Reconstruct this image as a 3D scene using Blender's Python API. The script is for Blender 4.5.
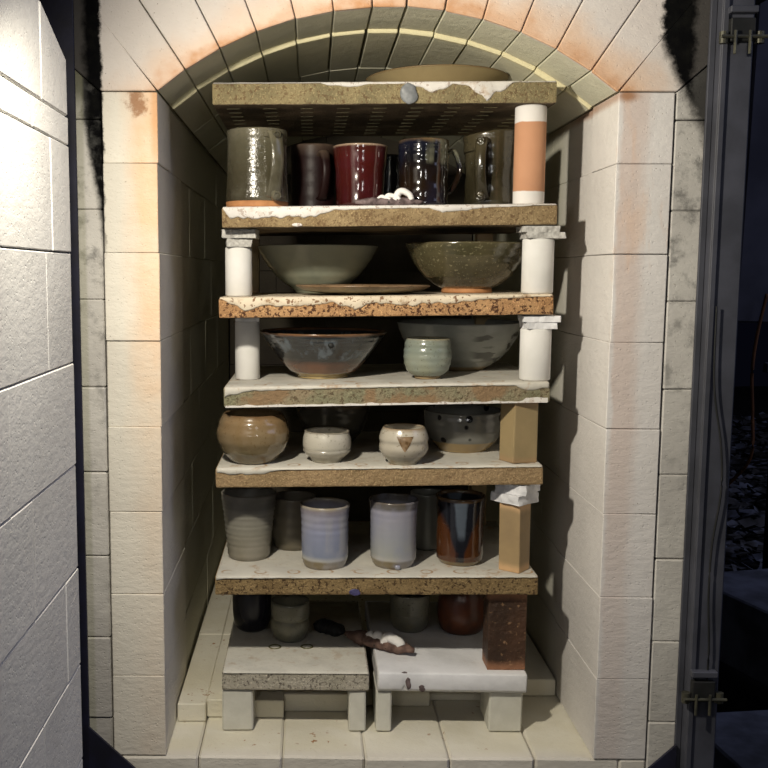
import bpy, bmesh, math, random
import numpy as np
from mathutils import Vector, Matrix, noise
random.seed(7)
S = bpy.context.scene
for o in list(bpy.data.objects): bpy.data.objects.remove(o)
COL = S.collection
PI = math.pi

# ---------------------------------------------------------------- camera
cd = bpy.data.cameras.new('camera'); cam = bpy.data.objects.new('camera', cd); COL.objects.link(cam)
R_ = Vector((.99994, .0106, .0030)); F_ = Vector((-.0101, .9935, -.1135)).normalized()
U_ = R_.cross(F_).normalized(); R_ = F_.cross(U_).normalized()
cam.matrix_world = Matrix(((R_.x, U_.x, -F_.x, -.0975), (R_.y, U_.y, -F_.y, -1.2646), (R_.z, U_.z, -F_.z, .660), (0, 0, 0, 1)))
cd.sensor_fit = 'HORIZONTAL'; cd.sensor_width = 36; cd.lens = 968.33 / 768 * 36
cd.shift_x = (384 - 299.84) / 768; cd.clip_start = .02
S.camera = cam
# ---------------------------------------------------------------- world, lamps, exposure
w = bpy.data.worlds.new('night'); S.world = w; w.use_nodes = True
w.node_tree.nodes['Background'].inputs[0].default_value = (.42, .46, 1.0, 1)
w.node_tree.nodes['Background'].inputs[1].default_value = .003
def lamp(name, loc, watts, col, rad):
    l = bpy.data.lights.new(name, 'POINT'); l.energy = watts; l.color = col; l.shadow_soft_size = rad
    o = bpy.data.objects.new(name, l); o.location = loc; COL.objects.link(o); return o
cl = bpy.data.lights.new('clamp_lamp', 'SPOT'); cl.energy = 26.0; cl.color = (1, .92, .77); cl.shadow_soft_size = .02
cl.spot_size = math.radians(180); cl.spot_blend = 1.0
clo = bpy.data.objects.new('clamp_lamp', cl); clo.location = (-.286, -.50, .925); COL.objects.link(clo)
clo.rotation_euler = Vector((.70, .40, -.55)).to_track_quat('-Z', 'Y').to_euler()
lamp('front_lamp', (-.34, -1.22, .68), 2.7, (1, .97, .90), .03)
lamp('fill_lamp', (.20, -1.30, .72), 2.0, (1, .98, .96), .05)
al = bpy.data.lights.new('yard_fill', 'AREA'); al.energy = 26; al.color = (.62, .68, 1.0); al.size = 2.5  # unseen blue area light, added to bring up the leaves and plank
alo = bpy.data.objects.new('yard_fill', al); alo.location = (3.0, -.6, 2.6); COL.objects.link(alo)
alo.rotation_euler = (Vector((1.5, 1.8, 0)) - Vector((3.0, -.6, 2.6))).to_track_quat('-Z', 'Y').to_euler()
S.view_settings.view_transform = 'Standard'; S.view_settings.look = 'None'
S.view_settings.gamma = 1; S.view_settings.exposure = 0.16
S.view_settings.use_curve_mapping = False

# ---------------------------------------------------------------- node helpers
class NT:
    def __init__(s, name):
        s.m = bpy.data.materials.new(name); s.m.use_nodes = True
        s.t = s.m.node_tree; s.b = s.t.nodes['Principled BSDF']
    def n(s, kind, **kw):
        x = s.t.nodes.new(kind)
        for k, v in kw.items(): setattr(x, k, v)
        return x
    def put(s, sock, v):
        if isinstance(v, bpy.types.NodeSocket): s.t.links.new(v, sock)
        elif isinstance(v, (tuple, list)) and len(v) == 3 and sock.type == 'RGBA': sock.default_value = (*v, 1)
        else: sock.default_value = v
    def math(s, op, a, b=None, c=None, clamp=False):
        x = s.n('ShaderNodeMath', operation=op, use_clamp=clamp); s.put(x.inputs[0], a)
        if b is not None: s.put(x.inputs[1], b)
        if c is not None: s.put(x.inputs[2], c)
        return x.outputs[0]
    def mul(s, a, b): return s.math('MULTIPLY', a, b)
    def add(s, a, b): return s.math('ADD', a, b)
    def mr(s, v, a, b, c=0., d=1., smooth=True):
        x = s.n('ShaderNodeMapRange', interpolation_type='SMOOTHSTEP' if smooth else 'LINEAR'); x.clamp = True
        if a > b: a, b, c, d = b, a, d, c
        s.put(x.inputs[0], v)
        for i, q in enumerate((a, b, c, d)): x.inputs[i + 1].default_value = q
        return x.outputs[0]
    def mix(s, f, a, b, mode='MIX'):
        x = s.n('ShaderNodeMix', data_type='RGBA', blend_type=mode)
        s.put(x.inputs[0], f); s.put(x.inputs[6], a); s.put(x.inputs[7], b); return x.outputs[2]
    def pos(s):
        if not hasattr(s, '_p'):
            s._p = s.n('ShaderNodeNewGeometry').outputs['Position']
            x = s.n('ShaderNodeSeparateXYZ'); s.put(x.inputs[0], s._p); s._x = x.outputs
        return s._p, s._x[0], s._x[1], s._x[2]
    def noise(s, scale, detail=3, rough=.55, vec=None, stretch=None, out='Fac'):
        x = s.n('ShaderNodeTexNoise'); x.inputs['Scale'].default_value = scale
        x.inputs['Detail'].default_value = detail; x.inputs['Roughness'].default_value = rough
        v = vec if vec is not None else s.pos()[0]
        if stretch:
            m = s.n('ShaderNodeMapping'); s.put(m.inputs[0], v); m.inputs['Scale'].default_value = stretch; v = m.outputs[0]
        s.put(x.inputs['Vector'], v); return x.outputs[out]
    def vor(s, scale, vec=None):
        x = s.n('ShaderNodeTexVoronoi'); x.inputs['Scale'].default_value = scale
        s.put(x.inputs['Vector'], vec if vec is not None else s.pos()[0]); return x.outputs['Distance']
    def ramp(s, f, stops, interp='LINEAR'):
        x = s.n('ShaderNodeValToRGB'); r = x.color_ramp; r.interpolation = interp
        while len(r.elements) < len(stops): r.elements.new(.5)
        for e, (p, c) in zip(r.elements, stops): e.position = p; e.color = (*c, 1)
        s.put(x.inputs[0], f); return x.outputs[0]
    def bump(s, h, strength=.5, dist=.002):
        x = s.n('ShaderNodeBump'); x.inputs['Strength'].default_value = strength; x.inputs['Distance'].default_value = dist
        s.put(x.inputs['Height'], h)
        if hasattr(s, '_bn'): s.put(x.inputs['Normal'], s._bn)
        s._bn = x.outputs[0]; s.put(s.b.inputs['Normal'], s._bn)
    def fin(s, col, rough=.8, spec=.3, metal=0., coat=0.):
        s.put(s.b.inputs['Base Color'], col); s.put(s.b.inputs['Roughness'], rough)
        s.b.inputs['Specular IOR Level'].default_value = spec; s.b.inputs['Metallic'].default_value = metal
        s.b.inputs['Coat Weight'].default_value = coat; s.b.inputs['Coat Roughness'].default_value = .12
        return s.m
    def rnd(s): return s.n('ShaderNodeObjectInfo').outputs['Random']

def soot_mask(t):
    """soot that escaped round the door: above the corners of the opening, outside the jambs"""
    p, x, y, z = t.pos()
    wob = t.mul(t.math('SUBTRACT', t.noise(26, 7, .72), .5), .040)
    xl = t.add(x, t.mul(wob, .6)); xr = t.add(x, wob)
    l = t.mul(t.mr(xl, -.361, -.366), t.mr(t.add(t.add(z, t.mul(x, 6.3)), t.mul(wob, 3.)), -1.63, -1.56))
    l = t.math('MAXIMUM', l, t.mul(t.mr(xl, -.361, -.366), t.mr(z, .86, .90)))
    r = t.mul(t.mr(xr, .340, .349), t.mr(t.add(t.add(z, t.mul(x, 2.1)), t.mul(wob, 2.)), 1.655, 1.695))
    l = t.mul(l, t.mr(xl, -.392, -.380, .90, 1.)); r = t.mul(r, t.mr(xr, .392, .380, .90, 1.))
    return t.math('MAXIMUM', l, r)

def brick_mat(name, c1, c2, kind=''):
    t = NT(name); p, x, y, z = t.pos()
    big = t.noise(7, 4); c = t.mix(t.mr(big, .3, .7), c1, c2)
    c = t.mix(t.mul(t.mr(t.noise(45, 4), .58, .8), .35), c, tuple(v * .72 for v in c1))
    jit = t.mr(t.rnd(), 0, 1, .93, 1.04, False)
    cc = t.n('ShaderNodeCombineColor'); [t.put(cc.inputs[i], jit) for i in range(3)]
    c = t.mix(1., c, cc.outputs[0], 'MULTIPLY')
    c = t.mix(t.mul(t.mr(t.vor(150), .13, .05), t.mr(t.noise(60), .5, .62)), c, (.28, .24, .19))
    nz = t.noise(14, 5, .6); nf = t.noise(30, 4, .6, stretch=(1, 1, .25))
    front = t.mr(y, .006, .002)
    if kind == 'left':
        inner = t.mul(t.mr(t.add(x, t.mul(t.math('SUBTRACT', nf, .5), .03)), -.350, -.306), front)
        hi = t.mr(z, .25, .75, .2, .8)
        c = t.mix(t.mul(t.mul(inner, hi), t.mr(nz, .3, .65, .55, 1.)), c, (.80, .52, .30))
        e = t.mul(t.mul(t.mr(x, -.306, -.2965), t.mr(z, .74, .86)), front)
        c = t.mix(t.mul(e, .55), c, (.62, .27, .08))
        d = t.math('SQRT', t.add(t.math('POWER', t.math('SUBTRACT', x, -.318), 2.), t.math('POWER', t.math('SUBTRACT', z, .876), 2.)))
        c = t.mix(t.mul(t.mul(t.mr(t.add(d, t.mul(t.math('SUBTRACT', t.noise(70, 6, .7), .5), .05)), .020, .006), front), .8), c, (.30, .13, .05))
    if kind == 'right':
        bx = t.add(x, t.mul(t.math('SUBTRACT', nf, .5), .03))
        band = t.mul(t.mul(t.mr(bx, .294, .302), t.mr(bx, .340, .318)), front)
        c = t.mix(t.mul(band, t.mr(z, .0, .6, .25, .5)), c, (.58, .42, .34))
        c = t.mix(t.mul(t.mul(t.mr(nf, .5, .66), front), t.mr(z, .55, .7, 0, .5)), c, (.70, .50, .37))
        d = t.math('SQRT', t.add(t.math('POWER', t.math('SUBTRACT', x, .305), 2.), t.math('POWER', t.mul(t.math('SUBTRACT', z, .885), 2.), 2.)))
        c = t.mix(t.mul(t.mr(t.add(d, t.mul(nz, .02)), .034, .014), .8), c, (.35, .15, .05))
        e = t.mul(t.mr(x, .296, .290), t.mul(t.mr(z, .56, .60), t.mr(z, .70, .62)))
        c = t.mix(t.mul(t.mul(e, t.mr(y, .03, .01)), t.mr(nz, .48, .6)), c, (.75, .42, .16))
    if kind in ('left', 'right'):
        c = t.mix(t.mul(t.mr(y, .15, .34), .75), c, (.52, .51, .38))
    if kind == 'arch':
        rho = t.math('SQRT', t.add(t.math('POWER', x, 2.), t.math('POWER', t.math('SUBTRACT', z, .534), 2.)))
        rr = t.add(rho, t.mul(t.math('SUBTRACT', t.noise(18, 5), .5), .07))
        f1 = t.mul(t.mr(rr, .525, .468), front)
        c = t.mix(t.mul(f1, t.mr(x, -.3, .3, .55, .85)), c, (.74, .50, .33))
        c = t.mix(t.mul(t.mul(t.mr(rr, .482, .462), front), t.mr(nz, .4, .6, .35, .9)), c, (.55, .27, .12))
        c = t.mix(t.mr(y, .004, .012), c, t.mix(t.mr(big, .35, .65), (.64, .63, .49), (.72, .70, .55)))
        c = t.mix(t.mul(t.mul(t.mr(y, .108, .114), t.mr(y, .124, .118)), .7), c, (.75, .68, .42))
    if kind == 'floor':
        c = t.mix(t.mul(t.mul(t.mr(z, -.006, -.001), t.mr(y, .0, .03)), .8), c, t.mix(t.mr(t.noise(9, 4), .35, .65), (.76, .73, .62), (.68, .64, .50)))
        c = t.mix(t.mul(t.mul(t.mr(t.noise(95, 3), .62, .7), t.mr(t.noise(11, 3), .5, .62)), t.mr(y, .01, .04)), c, (.34, .17, .07))
    if kind in ('left', 'right', 'arch', 'outer'):
        c = t.mix(t.mul(soot_mask(t), 1.), c, t.mix(t.mr(t.noise(60, 5), .4, .75), (.001, .001, .0015), (.006, .006, .005)))
    if kind == 'outer':
        c = t.mix(t.mul(t.mr(t.noise(26, 6, .7), .48, .68), t.mr(z, .2, .8, .15, .75)), c, (.09, .09, .085))
        c = t.mix(t.mul(t.mr(x, -.386, -.391), .45), c, (.30, .30, .20))  # shadow of the open door, painted greenish dark on the left column
    t.bump(t.noise(55, 6, .65, stretch=(1, 1, 1.9)), .30 if 'door' in name else .5, .003)
    t.bump(t.mr(t.vor(170), .0, .25), .35, .0015)
    return t.fin(c, .95, .15)

M = {}
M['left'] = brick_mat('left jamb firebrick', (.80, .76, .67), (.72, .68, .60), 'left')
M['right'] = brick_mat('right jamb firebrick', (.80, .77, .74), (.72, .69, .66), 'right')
M['outer'] = brick_mat('sooty and shaded outer firebrick', (.66, .64, .60), (.52, .50, .47), 'outer')
M['arch'] = brick_mat('arch firebrick', (.80, .75, .70), (.74, .68, .63), 'arch')
M['floor'] = brick_mat('floor firebrick', (.76, .72, .64), (.68, .64, .56), 'floor')
M['back'] = brick_mat('shade darkened back firebrick', (.12, .105, .08), (.07, .06, .05), 'back')  # darkness of the kiln's rear put into the brick colour
M['door'] = brick_mat('door firebrick', (.78, .77, .74), (.70, .69, .66))

def plain(name, c1, c2, scale=40, rough=.8, spec=.3, metal=0., bump=.2, bscale=None, coat=0.):
    t = NT(name); c = t.mix(t.mr(t.noise(scale, 4), .3, .7), c1, c2)
    t.bump(t.noise(bscale or scale * 2, 4), bump, .002)
    return t.fin(c, rough, spec, metal, coat)
M['core'] = plain('kiln shell board', (.05, .05, .05), (.08, .08, .07))
M['steel'] = plain('grey painted steel', (.07, .073, .092), (.045, .047, .058), 18, .6, .4)
M['navy'] = plain('navy painted steel', (.016, .017, .040), (.012, .012, .022), 25, .55, .4)
M['rust'] = plain('dull bolt metal', (.12, .115, .08), (.06, .06, .05), 60, .5, .5, .6)
M['cable'] = plain('black cable', (.012, .013, .012), (.02, .02, .02), 30, .6)
M['cord'] = plain('orange cord', (.15, .06, .02), (.10, .04, .015), 30, .7)
M['soil'] = plain('dark soil', (.02, .018, .015), (.035, .03, .025), 8, .95)
M['timber'] = plain('weathered timber', (.09, .09, .115), (.05, .05, .065), 6, .9)
M['darkwood'] = plain('dark damp wood', (.018, .016, .010), (.010, .009, .007), 9, .9)
M['concrete'] = plain('weathered block', (.15, .16, .20), (.05, .052, .06), 9, .9, bump=.9, bscale=25)
M['post_white'] = plain('white kiln post clay', (.76, .75, .73), (.70, .69, .66), 25, .8, .25)
M['pad'] = plain('grey wadding', (.58, .57, .54), (.36, .35, .33), 160, .95, .1, bump=.9, bscale=220)
M['pad_white'] = plain('white wadding', (.80, .80, .82), (.66, .66, .68), 60, .95, .1, bump=.4)
M['leg_white'] = plain('pale stilt brick', (.66, .65, .58), (.60, .59, .52), 50, .95, .1, bump=.4)
M['cone_white'] = plain('white cone clay', (.82, .80, .77), (.74, .72, .70), 60, .7)
M['cone_base'] = plain('brown cone pack clay', (.22, .14, .11), (.10, .06, .05), 90, .8, bump=.6)
M['cone_base2'] = plain('mauve grey cone pack clay', (.20, .15, .15), (.07, .05, .05), 110, .8, bump=.6)
M['tin'] = plain('grey metallic glaze spot', (.26, .27, .28), (.15, .16, .17), 90, .45)
M['blue_spot'] = plain('blue glaze spot', (.10, .09, .22), (.05, .05, .10), 90, .4)
M['glaze_dark'] = plain('dark glaze scar', (.10, .09, .03), (.16, .15, .06), 90, .3, .6)

def bandpost():
    t = NT('banded kiln post clay'); z = t.pos()[3]
    zz = t.add(z, t.mul(t.noise(40), .004))
    f = t.mul(t.mr(zz, .7735, .7750), t.mr(zz, .8675, .8660))
    c = t.mix(f, (.78, .75, .72), t.mix(t.noise(30, 5), (.58, .31, .18), (.50, .25, .14)))
    t.bump(t.noise(80), .2); return t.fin(c, .75, .25)
M['post_band'] = bandpost()
def tanpost(name, ca, cb, hot, speck=0.):
    t = NT(name)
    g = t.n('ShaderNodeTexCoord').outputs['Generated']; s = t.n('ShaderNodeSeparateXYZ'); t.put(s.inputs[0], g); gz = s.outputs[2]
    c = t.mix(t.mr(t.noise(20, 4), .3, .7), ca, cb)
    e = t.math('MAXIMUM', t.mr(t.add(gz, t.mul(t.noise(30), .12)), .22, .10), t.mr(t.add(gz, t.mul(t.noise(30), .12)), .90, 1.02))
    c = t.mix(t.mul(e, .85), c, hot)
    if speck:
        c = t.mix(t.mul(t.mr(t.noise(140, 3), .60, .72), speck), c, (.50, .30, .16))
        t.bump(t.noise(120, 5), .8, .004)
    t.bump(t.noise(90), .25); return t.fin(c, .55, .4)
M['post_tan'] = tanpost('tan kiln post clay', (.36, .27, .14), (.30, .23, .12), (.36, .24, .13))
M['post_tan2'] = tanpost('flashed tan kiln post clay', (.38, .27, .14), (.31, .22, .12), (.66, .42, .22))
M['post_rust'] = tanpost('rusty brown brick', (.085, .042, .024), (.045, .025, .016), (.36, .17, .09), .45)

def slab_mat(name, a, b, spots, under=(.15, .115, .075), nspot=.5, patch=None, lo=.56):
    t = NT(name); p, x, y, z = t.pos()
    c = t.mix(t.mr(t.noise(26, 4), .35, .65), a, b)
    c = t.mix(t.mul(t.mr(t.noise(230, 2), .60, .68), nspot), c, spots)
    c = t.mix(t.mul(t.mr(t.noise(190, 3, .65), lo, lo + .05), min(1, nspot * 1.2)), c, spots)
    c = t.mix(t.mul(t.mr(t.noise(420, 2), .58, .66), .5), c, tuple(min(1, v * 1.7) for v in a))
    if patch: c = t.mix(t.mr(t.noise(16, 5), .5, .58), c, patch)
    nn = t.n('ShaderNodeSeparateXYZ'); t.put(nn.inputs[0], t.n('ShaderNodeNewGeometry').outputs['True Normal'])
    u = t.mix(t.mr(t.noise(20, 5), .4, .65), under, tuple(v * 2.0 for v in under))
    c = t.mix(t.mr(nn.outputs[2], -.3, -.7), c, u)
    t.bump(t.noise(170, 5, .7), .9, .004); return t.fin(c, .8, .25)
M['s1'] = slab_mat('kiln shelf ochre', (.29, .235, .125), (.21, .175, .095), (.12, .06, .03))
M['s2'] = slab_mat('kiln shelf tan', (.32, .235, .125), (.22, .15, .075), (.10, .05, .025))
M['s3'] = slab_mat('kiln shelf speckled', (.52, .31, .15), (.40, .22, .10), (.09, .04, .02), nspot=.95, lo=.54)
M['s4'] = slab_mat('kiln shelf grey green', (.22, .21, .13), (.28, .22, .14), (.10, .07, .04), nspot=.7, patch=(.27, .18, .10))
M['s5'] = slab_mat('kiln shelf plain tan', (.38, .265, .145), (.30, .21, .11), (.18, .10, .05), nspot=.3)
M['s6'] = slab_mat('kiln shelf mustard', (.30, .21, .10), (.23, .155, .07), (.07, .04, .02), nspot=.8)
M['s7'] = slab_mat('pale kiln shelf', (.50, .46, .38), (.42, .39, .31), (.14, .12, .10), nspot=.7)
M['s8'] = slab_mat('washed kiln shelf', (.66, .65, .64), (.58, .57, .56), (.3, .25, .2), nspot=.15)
def wash_mat(name, col, scars=0., dirt=.5, pits=0.):
    t = NT(name); p, x, y, z = t.pos()
    c = t.mix(t.mr(t.noise(18, 5), .35, .7), col, tuple(v * .84 for v in col))
    c = t.mix(t.mul(t.mr(t.noise(48, 5, .65), .56, .70), dirt), c, (.40, .27, .16))
    if pits: c = t.mix(t.mul(t.mr(t.noise(170, 3, .65), .58, .63), pits), c, (.20, .10, .05))
    if scars:
        fx = t.math('SUBTRACT', t.math('FRACT', t.mul(x, 21.)), .5)
        fy = t.mul(t.math('SUBTRACT', y, .088), 21.)
        d = t.math('SQRT', t.add(t.math('POWER', fx, 2.), t.math('POWER', fy, 2.)))
        ring = t.mul(t.mr(d, .12, .15), t.mr(d, .22, .19))
        c = t.mix(t.mul(t.mul(ring, t.mr(t.noise(45), .38, .55)), scars), c, (.36, .24, .14))
    t.bump(t.noise(60, 5), .5, .003); return t.fin(c, .9, .15)
M['wash'] = wash_mat('white kiln wash', (.74, .71, .67), 0, .5, .5)
M['wash_scar'] = wash_mat('scarred kiln wash', (.60, .575, .51), .9, .7)
M['wash_cream'] = wash_mat('cream kiln wash', (.74, .64, .49), 0, .8, .9)
M['wash_blue'] = wash_mat('cool white kiln wash', (.80, .80, .82), 0, .1)
M['wash_yellow'] = wash_mat('ivory kiln wash', (.64, .62, .55), 0, .4, .1)

def glaze(name, stops, rough=.25, var=.3, varcol=None, vs=30, streak=None, specks=None, bump=.15, bs=120, spec=.5, coat=0., wob=.08):
    """colour runs up the wall of the pot; glaze breaks, streaks and specks come from noise"""
    t = NT(name); tc = t.n('ShaderNodeTexCoord'); g = tc.outputs['Generated']; ob = tc.outputs['Object']
    s = t.n('ShaderNodeSeparateXYZ'); t.put(s.inputs[0], g)
    f = t.add(s.outputs[2], t.mul(t.math('SUBTRACT', t.noise(25, 4, vec=ob, stretch=(1, 1, .4)), .5), wob * 2))
    c = t.ramp(f, stops)
    if varcol: c = t.mix(t.mul(t.mr(t.noise(vs, 5, vec=ob), .42, .66), var), c, varcol)
    if streak:
        k, lo, hi = streak
        c = t.mix(t.mul(t.mul(t.mr(t.noise(45, 4, vec=ob, stretch=(1, 1, .12)), .5, .66), .8), t.mul(t.mr(f, lo, lo + .1), t.mr(f, hi, hi - .1))), c, k)
    if specks: c = t.mix(t.mul(t.mr(t.noise(260, 2, vec=ob), .60, .70), .75), c, specks)
    t.bump(t.noise(bs, 4, vec=ob), bump, .002)
    return t.fin(c, rough, spec, 0, coat)

# ---------------------------------------------------------------- mesh helpers
def link(name, bm, mat, parent=None, loc=None, smooth=False, kind=None):
    me = bpy.data.meshes.new(name); bmesh.ops.recalc_face_normals(bm, faces=bm.faces); bm.to_mesh(me); bm.free()
    if mat: me.materials.append(mat)
    if smooth:
        for p in me.polygons: p.use_smooth = True
    o = bpy.data.objects.new(name, me); COL.objects.link(o)
    if loc: o.location = loc
    if parent: o.parent = parent
    if kind: o['kind'] = kind
    return o
def tag(o, label, cat, group=None):
    o['label'] = label; o['category'] = cat
    if group: o['group'] = group
    return o
def thing(name, loc, label, cat, group=None, rot=0.):
    o = bpy.data.objects.new(name, None); COL.objects.link(o); o.location = loc; o.rotation_euler = (0, 0, rot)
    o.empty_display_size = .02
    return tag(o, label, cat, group)
def box_bm(x0, x1, y0, y1, z0, z1, bev=.0015, jit=0., seg=1, bm=None):
    b = bm or bmesh.new(); vs = []
    for x in (x0, x1):
        for y in (y0, y1):
            for z in (z0, z1): vs.append(b.verts.new((x + random.uniform(-jit, jit), y + random.uniform(-jit, jit), z + random.uniform(-jit, jit))))
    fs = [(0, 1, 3, 2), (4, 6, 7, 5), (0, 4, 5, 1), (2, 3, 7, 6), (0, 2, 6, 4), (1, 5, 7, 3)]
    nf = [b.faces.new([vs[i] for i in f]) for f in fs]
    if bev:
        es = list({e for f in nf for e in f.edges}); bmesh.ops.bevel(b, geom=es, offset=bev, segments=seg, affect='EDGES', profile=.6)
    return b
def prism_bm(poly, y0, y1, bev=.0015):      # polygon in XZ, pushed along Y
    b = bmesh.new(); a = [b.verts.new((x, y0, z)) for x, z in poly]; c = [b.verts.new((x, y1, z)) for x, z in poly]
    b.faces.new(a); b.faces.new(c[::-1]); n = len(poly)
    for i in range(n): b.faces.new((a[i], c[i], c[(i + 1) % n], a[(i + 1) % n]))
    if bev: bmesh.ops.bevel(b, geom=list(b.edges), offset=bev, segments=1, affect='EDGES')
    return b
def J(a): return random.uniform(-a, a)
def brick(parent, mat, x0, x1, y0, y1, z0, z1, g=.0003, bev=.0009, jit=.0004, name='brick'):
    return link(name, box_bm(x0 + g, x1 - g, y0 + g, y1 - g, z0 + g, z1 - g, bev, jit), mat, parent)

# ---------------------------------------------------------------- the kiln shell
wl = link('wall_left', box_bm(-.440, -.4225, .01, 1.2, -.18, 1.24, .002), M['core'], kind='structure')
wr = link('wall_right', box_bm(.4225, .440, .01, 1.2, -.18, 1.24, .002), M['core'], kind='structure')
wb = link('wall_back', box_bm(-.44, .44, 1.215, 1.24, -.18, 1.24, .002), M['core'], kind='structure')
fl = link('floor', box_bm(-.44, .44, .01, 1.2, -.34, -.184, .002), M['core'], kind='structure')
H = .1143; Z0 = .8001
CH = [(Z0, .8895)] + [(Z0 - H * (i + 1), Z0 - H * i) for i in range(7)]
XI = .2935
for side, wall, mt in ((-1, wl, 'left'), (1, wr, 'right')):
    def sp(a, b): return (min(side * a, side * b), max(side * a, side * b))
    for i, (z0, z1) in enumerate(CH):
        d0 = .1143 if i % 2 == 0 and i < 2 else .2286
        a, b = sp(XI + J(.0006), .3645)
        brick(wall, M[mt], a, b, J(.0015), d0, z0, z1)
        ys = [d0] + ([.2286] if d0 < .2 else []) ; y = ys[-1]
        if d0 < .2:
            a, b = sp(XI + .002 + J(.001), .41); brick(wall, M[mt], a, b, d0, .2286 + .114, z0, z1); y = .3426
        off = .1143 if i % 2 else .2286
        first = True
        while y < 1.10:
            y2 = min(y + (off if first else .2286), 1.10); first = False
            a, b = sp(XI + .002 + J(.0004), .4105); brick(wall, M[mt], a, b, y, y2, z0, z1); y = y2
    # outer column, half a course off, its top brick cut on a slant under the skewback
    zs = [.855, .741, .625, .510, .396, .281, .167, .053, -.062, -.176]
    for i in range(len(zs) - 1):
        a, b = sp(.3665, .4215 + J(.001)); brick(wall, M['outer'], a, b, .0015 + J(.0015), .2275, zs[i + 1], zs[i], bev=.0018)
    poly = [(side * .367, .856), (side * .4215, .856), (side * .4215, .937), (side * .367, .8895)]
    link('brick', prism_bm(poly, .002, .2275, .0012), M['outer'], wall)
    # sill course runs under the jamb
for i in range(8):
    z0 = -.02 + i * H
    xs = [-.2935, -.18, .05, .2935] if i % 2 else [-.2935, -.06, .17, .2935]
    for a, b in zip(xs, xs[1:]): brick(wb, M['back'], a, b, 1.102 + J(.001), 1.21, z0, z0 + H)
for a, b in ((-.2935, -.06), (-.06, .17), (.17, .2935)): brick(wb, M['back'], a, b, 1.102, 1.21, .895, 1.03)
# floor: sill bricks, step, inner floor
sx = [-.364, -.249, -.134, -.020, .097, .214, .329, .366]
for a, b in zip(sx, sx[1:]): brick(fl, M['floor'], a, b, J(.002), .2286, -.0655, -.0005, bev=.003, jit=.0008)
sx2 = [-.364, -.30, -.19, -.075, .04, .155, .27, .366]
for a, b in zip(sx2, sx2[1:]): brick(fl, M['floor'], a, b, J(.001), .2286, -.18, -.067)
for a, b in zip(sx2, sx2[1:]): brick(fl, M['floor'], a, b, .2295, 1.10, -.18, -.001)
sx3 = [-.291, -.249, -.134, -.020, .089, .205, .291]
for a, b in zip(sx3, sx3[1:]):
    yf = .151 + .046 * ((a + b) / 2) / .25
    for k, (c, d) in enumerate(zip([yf, .38, .60, .83], [.38, .60, .83, 1.10])): brick(fl, M['floor'], a, b, c, d, 0, .028 + J(.0006), bev=.0014)
# arch: three rings of voussoirs and a skewback at each side
ce = bpy.data.meshes.new('ceiling'); bmx = bmesh.new()
CZ = .534; RI = .4605
for k in range(24):
    a0 = -.80 + 1.6 * k / 24; a1 = a0 + 1.6 / 24
    pts = [(math.sin(a) * r, CZ + math.cos(a) * r) for a, r in ((a0, .692), (a1, .692), (a1, .715), (a0, .715))]
    lo = [bmx.verts.new((x, .005, z)) for x, z in pts]; hi = [bmx.verts.new((x, 1.2, z)) for x, z in pts]
    for q in ((0, 1, 2, 3),): bmx.faces.new([lo[j] for j in q]); bmx.faces.new([hi[j] for j in q][::-1])
    for j in range(4): bmx.faces.new((lo[j], hi[j], hi[(j + 1) % 4], lo[(j + 1) % 4]))
bmesh.ops.remove_doubles(bmx, verts=bmx.verts, dist=1e-5)
ce = link('ceiling', bmx, M['core'], kind='structure')
JX = [-.2925, -.257, -.213, -.166, -.117, -.069, -.021, .023, .071, .119, .167, .213, .257, .2925]
def vouss(a0, a1, ri, ro, y0, y1, g=.0007, bev=.0013):
    rm = (ri + ro) / 2; g0 = g / ri
    pts = [(math.sin(a) * r, CZ + math.cos(a) * r) for a, r in ((a0 + g0, ri), (a0 + g0 * .6, ro), (a1 - g0 * .6, ro), (a1 - g0, ri))]
    return link('brick', prism_bm(pts, y0, y1, bev), M['arch'], ce)
ringY = [(0, .114, 0), (.115, .342, -.0055), (.343, .571, -.005), (.572, .80, -.008), (.801, 1.10, -.006)]
for ri_, (y0, y1, dr) in enumerate(ringY):
    an = [math.asin(x / RI) for x in JX]
    an = [an[0]] + [a + (J(.004) if ri_ else J(.001)) for a in an[1:-1]] + [an[-1]]
    for k in range(13):
        gap = .0007
        if ri_ == 0 and k in (6, 7): gap = .0013
        if ri_ == 1 and k in (5, 6): gap = .0020
        vouss(an[k], an[k + 1], RI + dr + J(.0012), .690, y0 + (J(.001) if ri_ == 0 else 0), y1 - .0006, gap)
    for s in (-1, 1):
        zr = .891 + (.44 - .2925) / math.tan(abs(an[0]))
        p = [(s * (.2945), .8905), (s * .3665, .8905), (s * .4215, .9385), (s * .4215, zr - .018), (s * .2965, .8935 + .0)]
        link('brick', prism_bm(p, y0, y1 - .0006, .0012), M['arch'], ce)

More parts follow.
